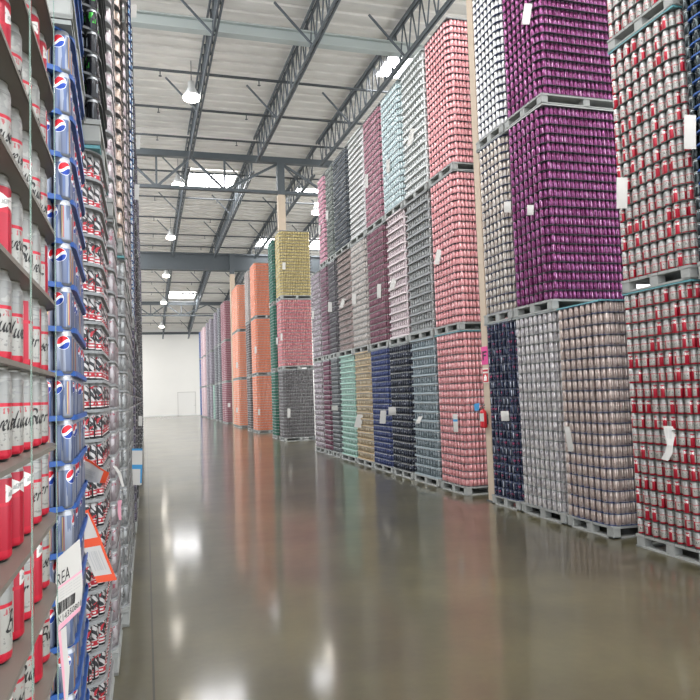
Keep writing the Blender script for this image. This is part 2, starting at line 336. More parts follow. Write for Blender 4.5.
def load(sg, X, Y0, Y1, z0, z1, n, des, sheet, desc, near=4, W=1.13, rot=0, over=.004, lo=.0, hi=.0, rows=1, wood='grey', frame='grey', th=.004, lod=None, top=True, skipcorner=True, ph=.14):
    """one pallet load: pallet, layer sheets, cans, top frame. sg +1 right of the aisle, -1 left."""
    L = Y1-Y0; rot = math.radians(rot); loc = (X, Y0, z0); cr, sr = math.cos(rot), math.sin(rot)
    def W2(d, a): return (X+cr*sg*d-sr*a, Y0+sr*sg*d+cr*a)
    pallet(loc, rot, sg, L, W, wood, 'pallet under the '+desc)
    fh = .022 if top else 0
    p = (z1-z0-ph-th-fh)/n; D = DES[des]; r = D['r']; s = 2*r+.0012; h = p-th
    if lod is None: lod = 'near' if Y0 < 3 else ('mid' if Y0 < 22 else 'far')
    na = int((L-2*over-2*r)/(s*.866))+1; nd = int((W-2*over-r)/s)
    off = (L-(na-1)*s*.866-2*r)/2
    for t in range(n+1):
        z = z0+ph+t*p; me = sheet_mesh(sheet, sg, L, W, over, th, lo, hi)
        c = W2(0, L/2); px, py, zz = proj((c[0], c[1], z))
        SHEETS.setdefault(sheet, []).append((zz if -40 < px < 740 and -60 < py < 760 else 900+zz, me, (X, Y0, z), rot, desc))
        if t == n: break
        for k in range(na):
            for i in range(nd):
                if not (i < rows or (k < rows and i < near) or k >= na-1 and i < 3): continue
                a = off+r+k*s*.866; d = over+r+i*s+(k % 2)*s/2
                ae = a
                if skipcorner and d < RC and ae < RC and math.hypot(d-RC, ae-RC) > RC-r*.55: continue
                x, y = W2(d, a)
                D['pts'].append((x, y, z+th, rng.uniform(0, 2*PI), r, h, 1.0 if (i == 0 or (k == 0 and i < near) or (k < 3 and i < 2)) else 0.0, {'near': 0, 'mid': 1, 'far': 2}[lod]))
    if top:
        key = ('frame', sg, round(L, 2), round(W, 2), frame)
        if key not in CACHE:
            f = B(); w = .07
            for x in (0.004, W-w-.004): f.box(min(sg*x, sg*(x+w)), max(sg*x, sg*(x+w)), .004, L-.004, 0, .018)
            for y in (.004, L/2-w/2, L-w-.004): f.box(min(sg*(w+.004), sg*(W-w-.004)), max(sg*(w+.004), sg*(W-w-.004)), y, y+w, .001, .017)
            CACHE[key] = f.mesh('top_frame', FRM[frame])
        tag(link('top_frame', CACHE[key], None, (X, Y0, z1-fh+hi*0+.001), (0, 0, rot)), 'flat frame on top of the '+desc, 'frame', 'top frames on the can loads')

XR = 5.11; Z1, Z2, Z3 = 2.775, 5.55, 8.27
R = lambda Y0, Y1, lv, n, des, sheet, desc, **k: load(1, k.pop('X', XR), Y0, Y1, (0, Z1, Z2)[lv-1], (Z1, Z2, Z3)[lv-1], n, des, sheet, desc, **k)
# near right block
for lv, w in ((1, 'lowest'), (2, 'middle'), (3, 'topmost')): R(4.20, 5.33, lv, 21, 'blackblue', 'blue', w+' dark cans at the far right edge', rows=2, near=4, hi=.012)
for lv, w in ((1, 'lowest'), (2, 'middle'), (3, 'topmost')): R(5.42, 6.44, lv, 16, 'lagerR', 'green', w+' red and white cans on the right', rows=2, near=20, over=.010, hi=.003, frame='teal')
R(6.81, 7.72, 1, 20, 'beige', 'navy', 'beige cans', rows=2, near=40, frame='teal', W=1.42)
R(7.75, 8.84, 1, 20, 'white', 'grey', 'white cans below purple ones', rows=2, frame='grey')
R(7.80, 8.80, 2, 21, 'purple', 'dark', 'lower purple cans', rows=2, near=40, frame='pale', W=1.42)
R(7.80, 8.80, 3, 21, 'purple', 'dark', 'upper purple cans', rows=2, near=40, W=1.42)
R(8.87, 9.71, 1, 21, 'navy', 'navy', 'navy cans beside the post', near=6)
R(8.84, 9.71, 2, 21, 'silverblue', 'navy', 'brownish silver cans beside purple', near=6)
R(8.84, 9.71, 3, 21, 'palesilver', 'navy', 'topmost pale silver cans beside purple', near=6)
for lv, w in ((1, 'lowest'), (2, 'middle'), (3, 'topmost')): R(10.57, 11.65, lv, 21, 'salmon', 'dark', w+' salmon pink cans', near=30, frame='teal' if lv == 1 else 'grey')
NEARCOLS = [
    (11.72, 12.97, ('slate', 'slate', 15, 1), ('ash', 'silver', 15, 1), ('chalk', 'white', 16, 1)),
    (13.00, 14.14, ('ink', 'black', 18, 0), ('blush', 'blush', 15, 1), ('seafoam', 'slate', 18, 0)),
    (14.18, 15.50, ('royal', 'navy', 21, 0), ('wine', 'brown', 18, 0), ('cranberry', 'dark', 18, 0)),
    (15.54, 16.85, ('tan', 'tan', 16, 1), ('stone', 'grey', 18, 0), ('pearl', 'pale', 18, 1)),
    (16.90, 18.28, ('mint', 'mint', 18, 1), ('mocha', 'brown', 16, 1), ('jet', 'black', 18, 0)),
    (18.33, 19.18, ('pewter', 'grey', 21, 0), ('charcoal', 'dark', 18, 0), ('camo', 'dark', 18, 0)),
    (19.23, 20.05, ('maroon', 'dark', 18, 0), ('plum', 'dark', 18, 0), ('rose', 'dark', 18, 0)),
    (20.10, 21.25, ('lilac', 'brown', 16, 0), ('lilac', 'brown', 16, 0), None)]
for Y0, Y1, *lvs in NEARCOLS:
    for lv, q in enumerate(lvs, 1):
        if not q: continue
        des, sh, n, tray = q
        R(Y0, Y1, lv, n, des, sh, (('lower ' if lv == 1 else 'upper ') if des == 'lilac' else '')+des+' coloured cans', near=6, hi=.03 if tray else .0, over=.035 if tray else .004)
# far right block
def col(Y0, Y1, names, sheet, word, near=6, **k):
    for lv, des in enumerate(names, 1):
        if des: R(Y0, Y1, lv, 21, des, sheet, ('lowest ', 'middle ', 'topmost ')[lv-1]+word, near=near, **k)
R(26.3, 27.4, 1, 20, 'graphite', 'dark', 'graphite cans below red speckled ones', near=40, W=1.3)
R(26.3, 27.4, 2, 20, 'speckle', 'grey', 'red speckled cans', near=40, W=1.3)
R(26.3, 27.4, 3, 21, 'yellow', 'brown', 'mustard yellow cans', near=40, W=1.3)
col(27.95, 29.0, ('forest',)*3, 'dark', 'forest green cans', 10)
col(32.9, 34.4, ('orange',)*3, 'brown', 'orange cans in the nearer orange stack', 40)
col(35.0, 36.4, ('umber', 'umber', 'taupe'), 'dark', 'brown cans beside the nearer orange stack', 10)
col(39.5, 40.9, ('tangerine',)*3, 'brown', 'orange cans in the farther orange stack', 40)
col(41.0, 42.3, ('tangerine',)*3, 'brown', 'orange cans behind the farther orange stack', 6)
col(46.3, 47.5, ('burgundy',)*3, 'brown', 'burgundy cans', 10)
col(47.6, 48.8, ('burgundy',)*3, 'brown', 'burgundy cans second in line', 6)
col(50.0, 51.3, ('steel',)*3, 'dark', 'dark grey cans beyond burgundy', 20)
col(52.6, 53.9, ('steel', 'steel', 'heather'), 'dark', 'dark grey cans second beyond burgundy', 20)
col(54.6, 55.6, ('mint',), 'mint', 'pale green cans far down the aisle', 20)
col(57.0, 58.3, ('heather',)*3, 'grey', 'purple grey cans down the aisle', 20)
col(60.0, 61.3, ('heather',)*3, 'grey', 'purple grey cans second in line', 20)
col(63.5, 64.8, ('candy',)*3, 'pale', 'pink and white cans near the far wall', 20)
col(66.0, 67.3, ('candy',)*3, 'pale', 'pink and white cans second near the wall', 20)
col(68.2, 69.4, ('cobalt',)*3, 'blue', 'cobalt blue cans nearest the far wall', 20)
# left row
Lf = lambda X, Y0, Y1, z0, z1, n, des, sheet, desc, **k: load(-1, X, Y0, Y1, z0, z1, n, des, sheet, desc, **k)
Lf(-.200, .30, 1.88, 0, 3.186, 18, 'lager', 'beige', 'nearest red and white cans on the left', rows=3, over=.020, hi=.0, lo=.004, near=3, th=.005, skipcorner=False, ph=.18)
Lf(-.250, 2.73, 3.74, 0, 3.234, 18, 'cola', 'blue', 'silver-blue cola cans on the left', rows=2, near=6, rot=1.8, over=.012, hi=.012, lo=.004, lod='near', ph=.2075)
Lf(-.250, 2.73, 3.74, 3.234, 6.2, 18, 'cola', 'blue', 'upper silver-blue cola cans on the left', rows=1, near=6, rot=1.8, over=.012, hi=.016, lo=.004, lod='mid')
Lf(-.215, 3.85, 4.75, 0, 3.153, 19, 'sneaker', 'silver', 'black red and white cans on the left', rows=2, near=6, over=.012, hi=.008, lo=.004, frame='teal', lod='near', ph=.153)
Lf(-.215, 3.85, 4.75, 3.153, 6.0, 21, 'energy', 'dark', 'black and green cans on the left', near=6, over=.012, hi=.010, lod='near')
Lf(-.195, 4.82, 5.68, 0, 3.0, 18, 'greypink', 'silver', 'grey and pink cans on the left', near=6, hi=.012)
Lf(-.195, 4.82, 5.68, 3.0, 6.0, 18, 'dusty', 'silver', 'dusty pink cans on the left', near=6, hi=.012)
Lf(-.150, 5.80, 6.90, 0, 2.95, 18, 'silver', 'silver', 'silver grey cans on the left', near=6, hi=.012, frame='teal')
Lf(-.165, 5.80, 6.90, 2.95, 5.9, 21, 'peach', 'dark', 'lower peach cans on the left', near=6)
Lf(-.165, 5.80, 6.90, 5.9, 8.8, 21, 'peach', 'dark', 'upper peach cans on the left', near=4)
for q, (Y0, Y1) in enumerate([(6.95, 8.05), (8.10, 9.20), (9.75, 10.85), (12.0, 13.3), (15.0, 16.3), (18.5, 19.8), (23.0, 24.3), (28.5, 29.8), (35.5, 36.8)]):
    o = ('first', 'second', 'third', 'fourth', 'fifth', 'sixth', 'seventh', 'eighth', 'ninth')[q]
    a, b, c = [('silver', 'dusty', 'dusty'), ('silver', 'dusty', 'peach'), ('violet', 'skyblue', 'skyblue'), ('coal', 'violet', 'skyblue'), ('coal', 'coal', 'violet')][min(q, 4)]
    sh = ('silver', 'dark', 'blue', 'dark', 'dark')[min(q, 4)]
    for lv, des in enumerate((a, b, c)):
        Lf(-.150 if q < 2 else -.140, Y0, Y1, (0, Z1, Z2)[lv], (Z1, Z2, Z3)[lv], 20, des, sh if lv or q != 2 else 'dark', o+' far left stack '+('lowest', 'middle', 'topmost')[lv]+' cans', near=5)

# ---- place cans: the 300 of each kind that show largest stand alone, the rest of the kind is one mass
def script_word():
    """the brush-script wordmark as ribbons on a unit plane, x to the right, y up"""
    G = [[(.30, .98), (.24, .5), (.10, .02)], [(.02, .80), (.22, 1.02), (.55, 1.0), (.66, .78), (.50, .58), (.26, .52), (.58, .48), (.66, .24), (.50, .02), (.22, -.02), (.06, .10)],
         [(.74, .52), (.80, .55), (.76, .25), (.80, .03), (.92, .06), (1.06, .52), (1.03, .16), (1.12, .02), (1.22, .14)],
         [(1.50, .46), (1.34, .53), (1.22, .30), (1.27, .04), (1.42, .10), (1.58, .55), (1.70, 1.02), (1.60, .50), (1.58, .10), (1.66, .02), (1.76, .16)],
         [(1.80, .50), (1.87, .52), (1.82, .2), (1.88, .02), (2.0, .10), (2.10, .50), (2.07, .18), (2.16, .02), (2.28, .14), (2.34, .50), (2.42, .44)],
         [(2.46, .24), (2.62, .32), (2.66, .48), (2.56, .54), (2.46, .34), (2.50, .06), (2.62, .02), (2.76, .18)],
         [(2.84, .50), (2.80, .18), (2.86, .02), (2.96, .14)], [(2.90, .70), (2.95, .76)],
         [(3.02, .16), (3.20, .56), (3.18, .40), (3.28, .18), (3.18, .02), (3.04, .08)],
         [(3.36, .24), (3.52, .32), (3.56, .48), (3.46, .54), (3.36, .34), (3.40, .06), (3.52, .02), (3.66, .18)],
         [(3.70, .48), (3.76, .50), (3.72, .02)], [(3.73, .26), (3.84, .52), (3.98, .50), (3.98, .40)]]
    out = []
    for g in G:
        P = [np.array(p) for p in g]; P = [2*P[0]-P[1]]+P+[2*P[-1]-P[-2]]; pts = []
        for a, b, c, d in zip(P, P[1:], P[2:], P[3:]):
            for t in np.linspace(0, 1, 5, endpoint=False):
                pts.append(.5*((2*b)+(-a+c)*t+(2*a-5*b+4*c-d)*t*t+(-a+3*b-3*c+d)*t**3))
        pts.append(P[-2]); out.append(np.array(pts))
    return out
STROKES = script_word()
INK = flat('wordmark_ink', '141214', .5)
def wordmark_mesh(r, h):
    bm = bmesh.new(); sc = .030*h/.158; pen = np.array([math.cos(math.radians(35)), math.sin(math.radians(35))])*.062
    for st in STROKES:
        prev = None
        for p in st:
            vs = []
            for sgn in (-1, 1):
                q = p+pen*sgn+np.array([.0, .022*sgn]); a = PI+(q[0]-2.0+.22*q[1])*sc/r     # the panel faces u=.5
                z = h*.33+q[1]*sc; vs.append(bm.verts.new((math.cos(a)*(r+.0004), math.sin(a)*(r+.0004), z)))
            if prev: bm.faces.new((prev[0], vs[0], vs[1], prev[1]))
            prev = vs
    bmesh.ops.recalc_face_normals(bm, faces=bm.faces)
    me = bpy.data.meshes.new('wordmark'); bm.to_mesh(me); bm.free(); me.materials.append(INK); return me
def tab_mesh(r, h):
    b = B(); z = h*.974
    b.box(-.012, .014, -.008, .008, z, z+.0015, .0007); b.rod((0, 0, z-.0005), (0, 0, z+.0022), .004, 10)
    return b.mesh('pull_tab', flat('can_aluminium', 'b5b6b4', .3, .8))
MAXIND = 300
PARTS = ('lager',)
LODN = ('near', 'mid', 'far')
CAND = {}
for key, D in DES.items():
    if not D['pts']: continue
    P = D['P'] = np.array(D['pts']); v = P[:, :3]+np.array([0, 0, .06])-CAM; z = v@fw
    px = 350+FPX*(v@rt)/z; py = 350-FPX*(v@up)/z
    ok = (z > .2) & (px > -12) & (px < 712) & (py > -14) & (py < 714) & (P[:, 6] > .5)
    far = np.where(P[:, 0] < 0, 2.6, 1) if D['name'] == 'soda_can' else 1
    CAND.setdefault(D['name'], []).extend((zz, key, i) for i, zz in enumerate(z*far) if ok[i])
PICK = {}
for nm, l in CAND.items():
    for _, key, i in sorted(l)[:MAXIND]: PICK.setdefault(key, []).append(i)
for key, D in DES.items():
    if not D['pts']: continue
    P = D['P']; ind = PICK.get(key, []); words = {}
    for i in ind:
        q = P[i]; h = round(float(q[5]), 4); lod = LODN[int(q[7])]; k = (h, lod)
        if k not in words:
            V, U, L, T = can_batch(np.array([[0, 0, 0, 0, q[4], h]]), lod)
            words[k] = [fill_mesh(D['name'], V, U, L, T, D['mat'])]
            if key in PARTS: words[k] += [wordmark_mesh(q[4], h), tab_mesh(q[4], h)]
        w = words[k]; o = link(D['name'], w[0], None, q[:3], (0, 0, q[3])); tag(o, D['label'], 'can', D['group'])
        if key in PARTS: link('wordmark', w[1], o); link('pull_tab', w[2], o)
    rest = np.ones(len(P), bool); rest[ind] = False
    if rest.any():
        Q = P[rest]; org = np.array([Q[:, 0].mean(), Q[:, 1].min(), 0])
        me = cans_mesh(D['name']+'_stock', [(LODN[c], Q[Q[:, 7] == c]) for c in range(3) if (Q[:, 7] == c).any()], D['mat'], org)
        tag(link(D['name']+'_stock', me, None, org), ('the other ' if ind else 'many ')+D['label'].replace(' can ', ' cans ', 1), 'cans', None, 'stuff')
ALLS = sorted(((q[0], kind, q) for kind, lst in SHEETS.items() for q in lst), key=lambda t: t[0])
for zz, kind, q in ALLS[:MAXIND]:
    tag(link('layer_sheet', q[1], None, q[2], (0, 0, q[3])), kind+' layer sheet among the '+q[4], 'layer sheet', 'layer sheets of the '+q[4])
for kind in SHEETS:
    lst = [q for zz, kd, q in ALLS[MAXIND:] if kd == kind]
    if not lst: continue
    bm = bmesh.new()
    for q in lst:
        n0 = len(bm.verts); bm.from_mesh(q[1]); bm.verts.ensure_lookup_table()
        bmesh.ops.transform(bm, matrix=Matrix.Translation(q[2]) @ Matrix.Rotation(q[3], 4, 'Z'), verts=bm.verts[n0:])
    me = bpy.data.meshes.new('layer_sheet_stock'); bm.to_mesh(me); bm.free(); me.materials.append(SHEET[kind])
    tag(link('layer_sheet_stock', me), 'the many '+kind+' layer sheets between tiers of the farther cans', 'layer sheets', None, 'stuff')

# ------------------------------------------------------------------ setting: floor, walls, roof
YW = 76.0
fm = bpy.data.materials.new('polished_concrete'); fm.use_nodes = True; nt = fm.node_tree; pb = nt.nodes['Principled BSDF']
def nd(t, **k):
    n = nt.nodes.new(t)
    for a, v in k.items(): setattr(n, a, v)
    return n
tc = nd('ShaderNodeTexCoord')
def fnoise(sc, det, rough=.55, scl=None):
    n = nd('ShaderNodeTexNoise'); n.inputs['Scale'].default_value = sc; n.inputs['Detail'].default_value = det; n.inputs['Roughness'].default_value = rough
    if scl:
        mp = nd('ShaderNodeMapping'); mp.inputs['Scale'].default_value = scl; nt.links.new(tc.outputs['Object'], mp.inputs[0]); nt.links.new(mp.outputs[0], n.inputs['Vector'])
    else: nt.links.new(tc.outputs['Object'], n.inputs['Vector'])
    return n.outputs[0]
rmp = nd('ShaderNodeValToRGB'); rmp.color_ramp.elements[0].position = .32; rmp.color_ramp.elements[1].position = .70
rmp.color_ramp.elements[0].color = lin('474231'); rmp.color_ramp.elements[1].color = lin('6f694c'); nt.links.new(fnoise(.55, 7, .62), rmp.inputs[0])
fine = fnoise(9, 5, .7)
mx = nd('ShaderNodeMix', data_type='RGBA', blend_type='MULTIPLY'); mx.inputs['Factor'].default_value = .35
nt.links.new(rmp.outputs[0], mx.inputs['A']); nt.links.new(fine, mx.inputs['B'])
sx = nd('ShaderNodeSeparateXYZ'); nt.links.new(tc.outputs['Object'], sx.inputs[0])
def fmath(op, a, b):
    n = nd('ShaderNodeMath', operation=op)
    for i, x in enumerate((a, b)):
        if isinstance(x, (int, float)): n.inputs[i].default_value = x
        else: nt.links.new(x, n.inputs[i])
    return n.outputs[0]
joint = fmath('LESS_THAN', fmath('ABSOLUTE', fmath('SUBTRACT', sx.outputs[0], .021), 0), .007)   # saw-cut joint along the aisle
mj = nd('ShaderNodeMix', data_type='RGBA'); nt.links.new(joint, mj.inputs['Factor']); nt.links.new(mx.outputs['Result'], mj.inputs['A']); mj.inputs['B'].default_value = lin('2c281f')
nt.links.new(mj.outputs['Result'], pb.inputs['Base Color'])
rr = nd('ShaderNodeMapRange'); rr.inputs['To Min'].default_value = .29; rr.inputs['To Max'].default_value = .38
pb.inputs['Coat Weight'].default_value = .75; pb.inputs['Coat Roughness'].default_value = .11; pb.inputs['Coat IOR'].default_value = 1.42
nt.links.new(fnoise(1.3, 6, .65), rr.inputs[0]); nt.links.new(rr.outputs[0], pb.inputs['Roughness'])
bp = nd('ShaderNodeBump'); bp.inputs['Strength'].default_value = .02; bp.inputs['Distance'].default_value = .01
nt.links.new(fnoise(.9, 1), bp.inputs['Height'])
pb.inputs['Specular IOR Level'].default_value = .35
FX0, FX1, FY0 = -9.5, 21.0, -9.0
struct(B().box(FX0, FX1, FY0, YW+.2, -.15, 0).obj('floor', fm), 'polished olive grey concrete warehouse floor', 'floor')
wm = flat('painted_wall', 'ece9e1', .7, 0, .03, .7)
struct(B().box(FX0, FX1, YW, YW+.25, 0, 10.6).obj('wall_far', wm), 'white painted wall at the end of the aisle', 'wall')
d0, d1 = onY(178.5, 416, YW), onY(195.5, 416, YW); dz = onY(186, 392.5, YW)[2]
dm = flat('door_paint', 'e6e3dc', .6); dr = empty('door_1', ((d0[0]+d1[0])/2, YW, 0)); struct(dr, 'plain white door in the far wall', 'door')
w = (d1[0]-d0[0])/2; f = B(); f.box(-w-.07, -w, -.03, -.001, 0, dz+.07); f.box(w, w+.07, -.03, -.001, 0, dz+.07); f.box(-w, w, -.03, -.001, dz, dz+.07)
f.obj('door_frame', flat('door_frame_paint', 'c9c6be', .5), dr); B().box(-w+.01, w-.01, -.02, -.001, .02, dz-.01).obj('door_panel', dm, dr)
B().rod((w-.15, -.06, 1.05), (w-.02, -.06, 1.05), .012).rod((w-.08, -.06, 1.05), (w-.08, -.02, 1.05), .012).obj('door_handle', flat('handle_steel', '777777', .3, .9), dr)
struct(B().box(FX0, FX1, YW-.03, YW-.001, 0, .16).obj('light_strip_far', flat('light_strip_white', 'e6e4de', .5)), 'white strip standing in for light along the foot of the far wall', 'light strip')  # bright strip stands in for light spilling at the wall foot
PRO = [(-9, 11.9), (10, 12.15), (27.7, 12.45), (45.7, 12.15), (63.7, 10.75), (YW+.2, 9.35)]
def zr(y):
    for (a, za), (b, zb) in zip(PRO, PRO[1:]):
        if y <= b: return za+(zb-za)*(y-a)/(b-a)
    return PRO[-1][1]
bm = bmesh.new()
for (a, za), (b, zb) in zip(PRO, PRO[1:]):
    vs = [bm.verts.new(p) for p in ((FX0, a, za), (FX1, a, za), (FX1, b, zb), (FX0, b, zb))]; bm.faces.new(vs[::-1])
    vt = [bm.verts.new((v.co.x, v.co.y, v.co.z+.2)) for v in vs]; bm.faces.new(vt)
    for k in range(4): bm.faces.new((vs[k], vs[(k+1) % 4], vt[(k+1) % 4], vt[k]))
cb = B(); cb.bm.free(); cb.bm = bm; y = -8.7
while y < YW:
    z = zr(y); cb.box(FX0, FX1, y-.02, y+.02, z-.07, z+.02); y += .61
cm = bpy.data.materials.new('roof_lining'); cm.use_nodes = True; nt = cm.node_tree; pb = nt.nodes['Principled BSDF']; tc = nd('ShaderNodeTexCoord')
r2 = nd('ShaderNodeValToRGB'); r2.color_ramp.elements[0].color = lin('d3cfc8'); r2.color_ramp.elements[1].color = lin('e6e2db'); r2.color_ramp.elements[0].position = .3; r2.color_ramp.elements[1].position = .65
nt.links.new(fnoise(.6, 6, .6, (1, 5, 1)), r2.inputs[0]); nt.links.new(r2.outputs[0], pb.inputs['Base Color']); pb.inputs['Roughness'].default_value = .55
bp = nd('ShaderNodeBump'); bp.inputs['Strength'].default_value = .15; bp.inputs['Distance'].default_value = .05; nt.links.new(fnoise(.8, 4, .6, (1, 6, 1)), bp.inputs['Height']); nt.links.new(bp.outputs[0], pb.inputs['Normal'])
struct(cb.obj('ceiling', cm), 'pale roof lining with cross ribs above the warehouse', 'ceiling')

# ------------------------------------------------------------------ roof steel
STEEL = flat('roof_steel', '5c6266', .5, .2, .12, 6); DSTEEL = flat('girder_steel', '555b5e', .5, .2, .1, 4); PIPE = flat('pipe_steel', '4e5254', .45, .4)
COLM = flat('column_paint', 'c2b09a', .6, 0, .08, 5)
JX = (-.82, 1.81, 4.45, 7.08, 9.72)
JW = ('far left hidden', 'left', 'middle', 'right', 'far right'); BAYS = ((9.9, 27.5), (27.9, 45.5), (45.9, 63.5), (63.9, 75.8))
WEB = {}
for jx, jw in zip(JX, JW):
    for bi, (a, b) in enumerate(BAYS):
        if bi == 0 and jx > 9: continue
        bw = ('nearest', 'second', 'third', 'last')[bi]+' roof bay'
        ztop = lambda y: zr(y)-.12
        zbot = lambda y: zr(y)-1.22
        t = tag(empty('roof_joist', (jx, a, zbot(a))), jw+' open-web steel roof joist along the aisle in the '+bw, 'joist', 'open-web roof joists')
        P = lambda y, z: (0, y-a, z-zbot(a))
        c = B()
        for s in (-.05, .05): c.bar((s, 0, ztop(a)-zbot(a)), (s, b-a, ztop(b)-zbot(a)), .05, .09)
        c.obj('top_chord', STEEL, t)
        c = B()
        for s in (-.045, .045): c.bar((s, .4, zbot(a+.4)-zbot(a)), (s, b-a-.4, zbot(b-.4)-zbot(a)), .05, .075)
        c.obj('bottom_chord', STEEL, t)
        n = 26 if bi < 3 else 17; st = (b-a-.8)/n
        for k in range(n):
            y0, y1 = a+.4+k*st, a+.4+(k+1)*st; ym = (y0+y1)/2
            for (p, q) in ((P(y0, ztop(y0)), P(ym, zbot(ym))), (P(ym, zbot(ym)), P(y1, ztop(y1)))):
                key = (round(q[1]-p[1], 2), round(q[2]-p[2], 2))
                if key not in WEB: WEB[key] = B().rod((0, 0, 0), Vector(q)-Vector(p), .022, 6).mesh('web_rod', STEEL, True)
                link('web_rod', WEB[key], t, p)
        key = 'brace'
        if key not in WEB: WEB[key] = B().bar((0, 0, 0), (-1.05, .0, 1.1), .05, .05).mesh('bridging_bar', STEEL)
        y = a+2.2
        while y < b-1:
            link('bridging_bar', WEB[key], t, P(y, zbot(y))); y += 5.2
def truss_girder(Y, zt, zb, label):
    t = tag(empty('truss_girder', (0, Y, zb)), label, 'girder'); h = zt-zb
    B().box(FX0+.3, FX1-.3, -.13, .13, h-.24, h).obj('top_chord', DSTEEL, t); B().box(FX0+.3, FX1-.3, -.09, .09, 0, .12).obj('bottom_chord', DSTEEL, t)
    nb = (-4.9, -2.1, .52, 3.2, 7.6, 10.9); ntp = (-6.1, -3.5, -.82, 1.86, 5.5, 9.3, 12.5)
    for k, x in enumerate(nb):
        B().bar((ntp[k], 0, h-.2), (x, 0, .06), .09, .09).obj('diagonal', DSTEEL, t); B().bar((x, 0, .06), (ntp[k+1], 0, h-.2), .09, .09).obj('diagonal', DSTEEL, t)
        B().box(x-.04, x+.04, -.04, .04, .06, h-.2).obj('vertical', DSTEEL, t)
    return t
truss_girder(27.7, 11.66, 10.12, 'steel truss girder across the aisle above the gap between the stacks')
truss_girder(63.7, 10.5, 9.25, 'farthest steel truss girder across the aisle near the end wall')
B().box(0, 1, 0, 1, 0, 1).bm.free()
g = B(); g.box(FX0+.3, FX1-.3, 45.55, 45.85, 11.22, 11.32); g.box(FX0+.3, FX1-.3, 45.55, 45.85, 10.18, 10.28); g.box(FX0+.3, FX1-.3, 45.68, 45.72, 10.28, 11.22)
tag(g.obj('plate_girder', DSTEEL), 'deep solid grey steel girder across the middle of the aisle', 'girder')
g = B(); g.box(FX0+.3, FX1-.3, YW-.35, YW-.05, 8.72, 8.95)
tag(g.obj('wall_beam', DSTEEL), 'dark steel beam along the top of the far wall', 'beam')
g = B(); g.box(FX0+.3, FX1-.3, 17.55, 17.8, 11.30, 11.34); g.box(FX0+.3, FX1-.3, 17.66, 17.69, 11.34, 11.60); g.box(FX0+.3, FX1-.3, 17.55, 17.8, 11.60, 11.64)
tag(g.obj('cross_beam', flat('beam_paint', 'b2b9b5', .5, .1)), 'pale grey green steel beam across the roof nearest the camera', 'beam')
def column(x, y, zt, lab, hw=.15):
    t = tag(empty('column', (x, y, 0)), lab, 'column', 'building columns')
    B().box(-.15, .15, -hw, hw, 0, zt-1.35, .01).obj('shaft', COLM, t); B().box(-.15, .15, -hw, hw, zt-1.35, zt).obj('steel_head', DSTEEL, t, )
    B().box(-.16, .2, -hw-.01, hw+.04, 0, .02).obj('base_plate', DSTEEL, t)
    return t
column(5.32, 9.83, 10.9, 'beige steel column beside the salmon pink stack holding the fire extinguisher', .105)
column(5.50, 27.70, 11.42, 'tall beige column rising behind the mustard yellow cans')
column(5.56, 45.2, 11.2, 'beige column between the far orange and burgundy stacks')
# sprinkler pipes
head = B().rod((0, 0, 0), (0, 0, -.11), .018, 8).lathe([(.001, -.17), (.05, -.165), (.05, -.155), (.014, -.15), (.014, -.11)], n=10).mesh('sprinkler_head', PIPE)
for y, w in ((14.6, 'first'), (20.9, 'second'), (23.75, 'third'), (26.5, 'fourth'), (30.6, 'fifth'), (34.4, 'sixth'), (38.1, 'seventh'), (41.8, 'eighth'), (44.8, 'ninth'), (51.0, 'tenth'), (54.6, 'eleventh'), (58.2, 'twelfth'), (61.8, 'thirteenth'), (66.5, 'fourteenth'), (70.5, 'fifteenth')):
    z = zr(y)-.62
    t = tag(empty('sprinkler_pipe', (0, y, z)), w+' sprinkler pipe from the camera crossing under the roof', 'pipe', 'sprinkler pipes under the roof')
    B().rod((FX0+.4, 0, 0), (FX1-.4, 0, 0), .042, 10).obj('pipe', PIPE, t, True)
    for k in range(-3, 7): link('sprinkler_head', head, t, (.55+3*k, 0, -.03))
# lamps
LED = emit('lamp_glow', 'fff6e8', 13); HOUS = flat('lamp_housing', 'c9cac8', .4, .3)
hm = B().lathe([(.05, .64), (.10, .62), (.12, .42), (.25, .17), (.24, .165)], n=24).mesh('housing', HOUS, True)
lm = B().lathe([(.001, .0), (.14, .01), (.24, .05), (.265, .10), (.245, .165)], n=24).mesh('lens', LED, True); sm = B().rod((0, 0, .6), (0, 0, 1.6), .012, 6).mesh('hanger', PIPE)
for x, y, w in [(1.5, 3.2, 'nearest'), (1.5, 12.0, 'second'), (1.5, 21.4, 'third'), (1.5, 30.7, 'fourth'), (1.5, 40.3, 'fifth'), (1.52, 50.4, 'sixth'), (1.55, 59.5, 'seventh'), (1.6, 69.5, 'last')]+[(8.6, y, ('nearest', 'second', 'third', 'fourth')[i]) for i, y in enumerate((6.0, 16.0, 34.0, 52.0))]:
    z = zr(y)-1.3
    t = tag(empty('high_bay_lamp', (x, y, z)), w+(' lit round lamp hanging over the aisle' if x < 5 else ' lit round lamp above the right-hand stacks'), 'lamp', 'round high-bay lamps')
    link('housing', hm, t); link('lens', lm, t); link('hanger', sm, t)
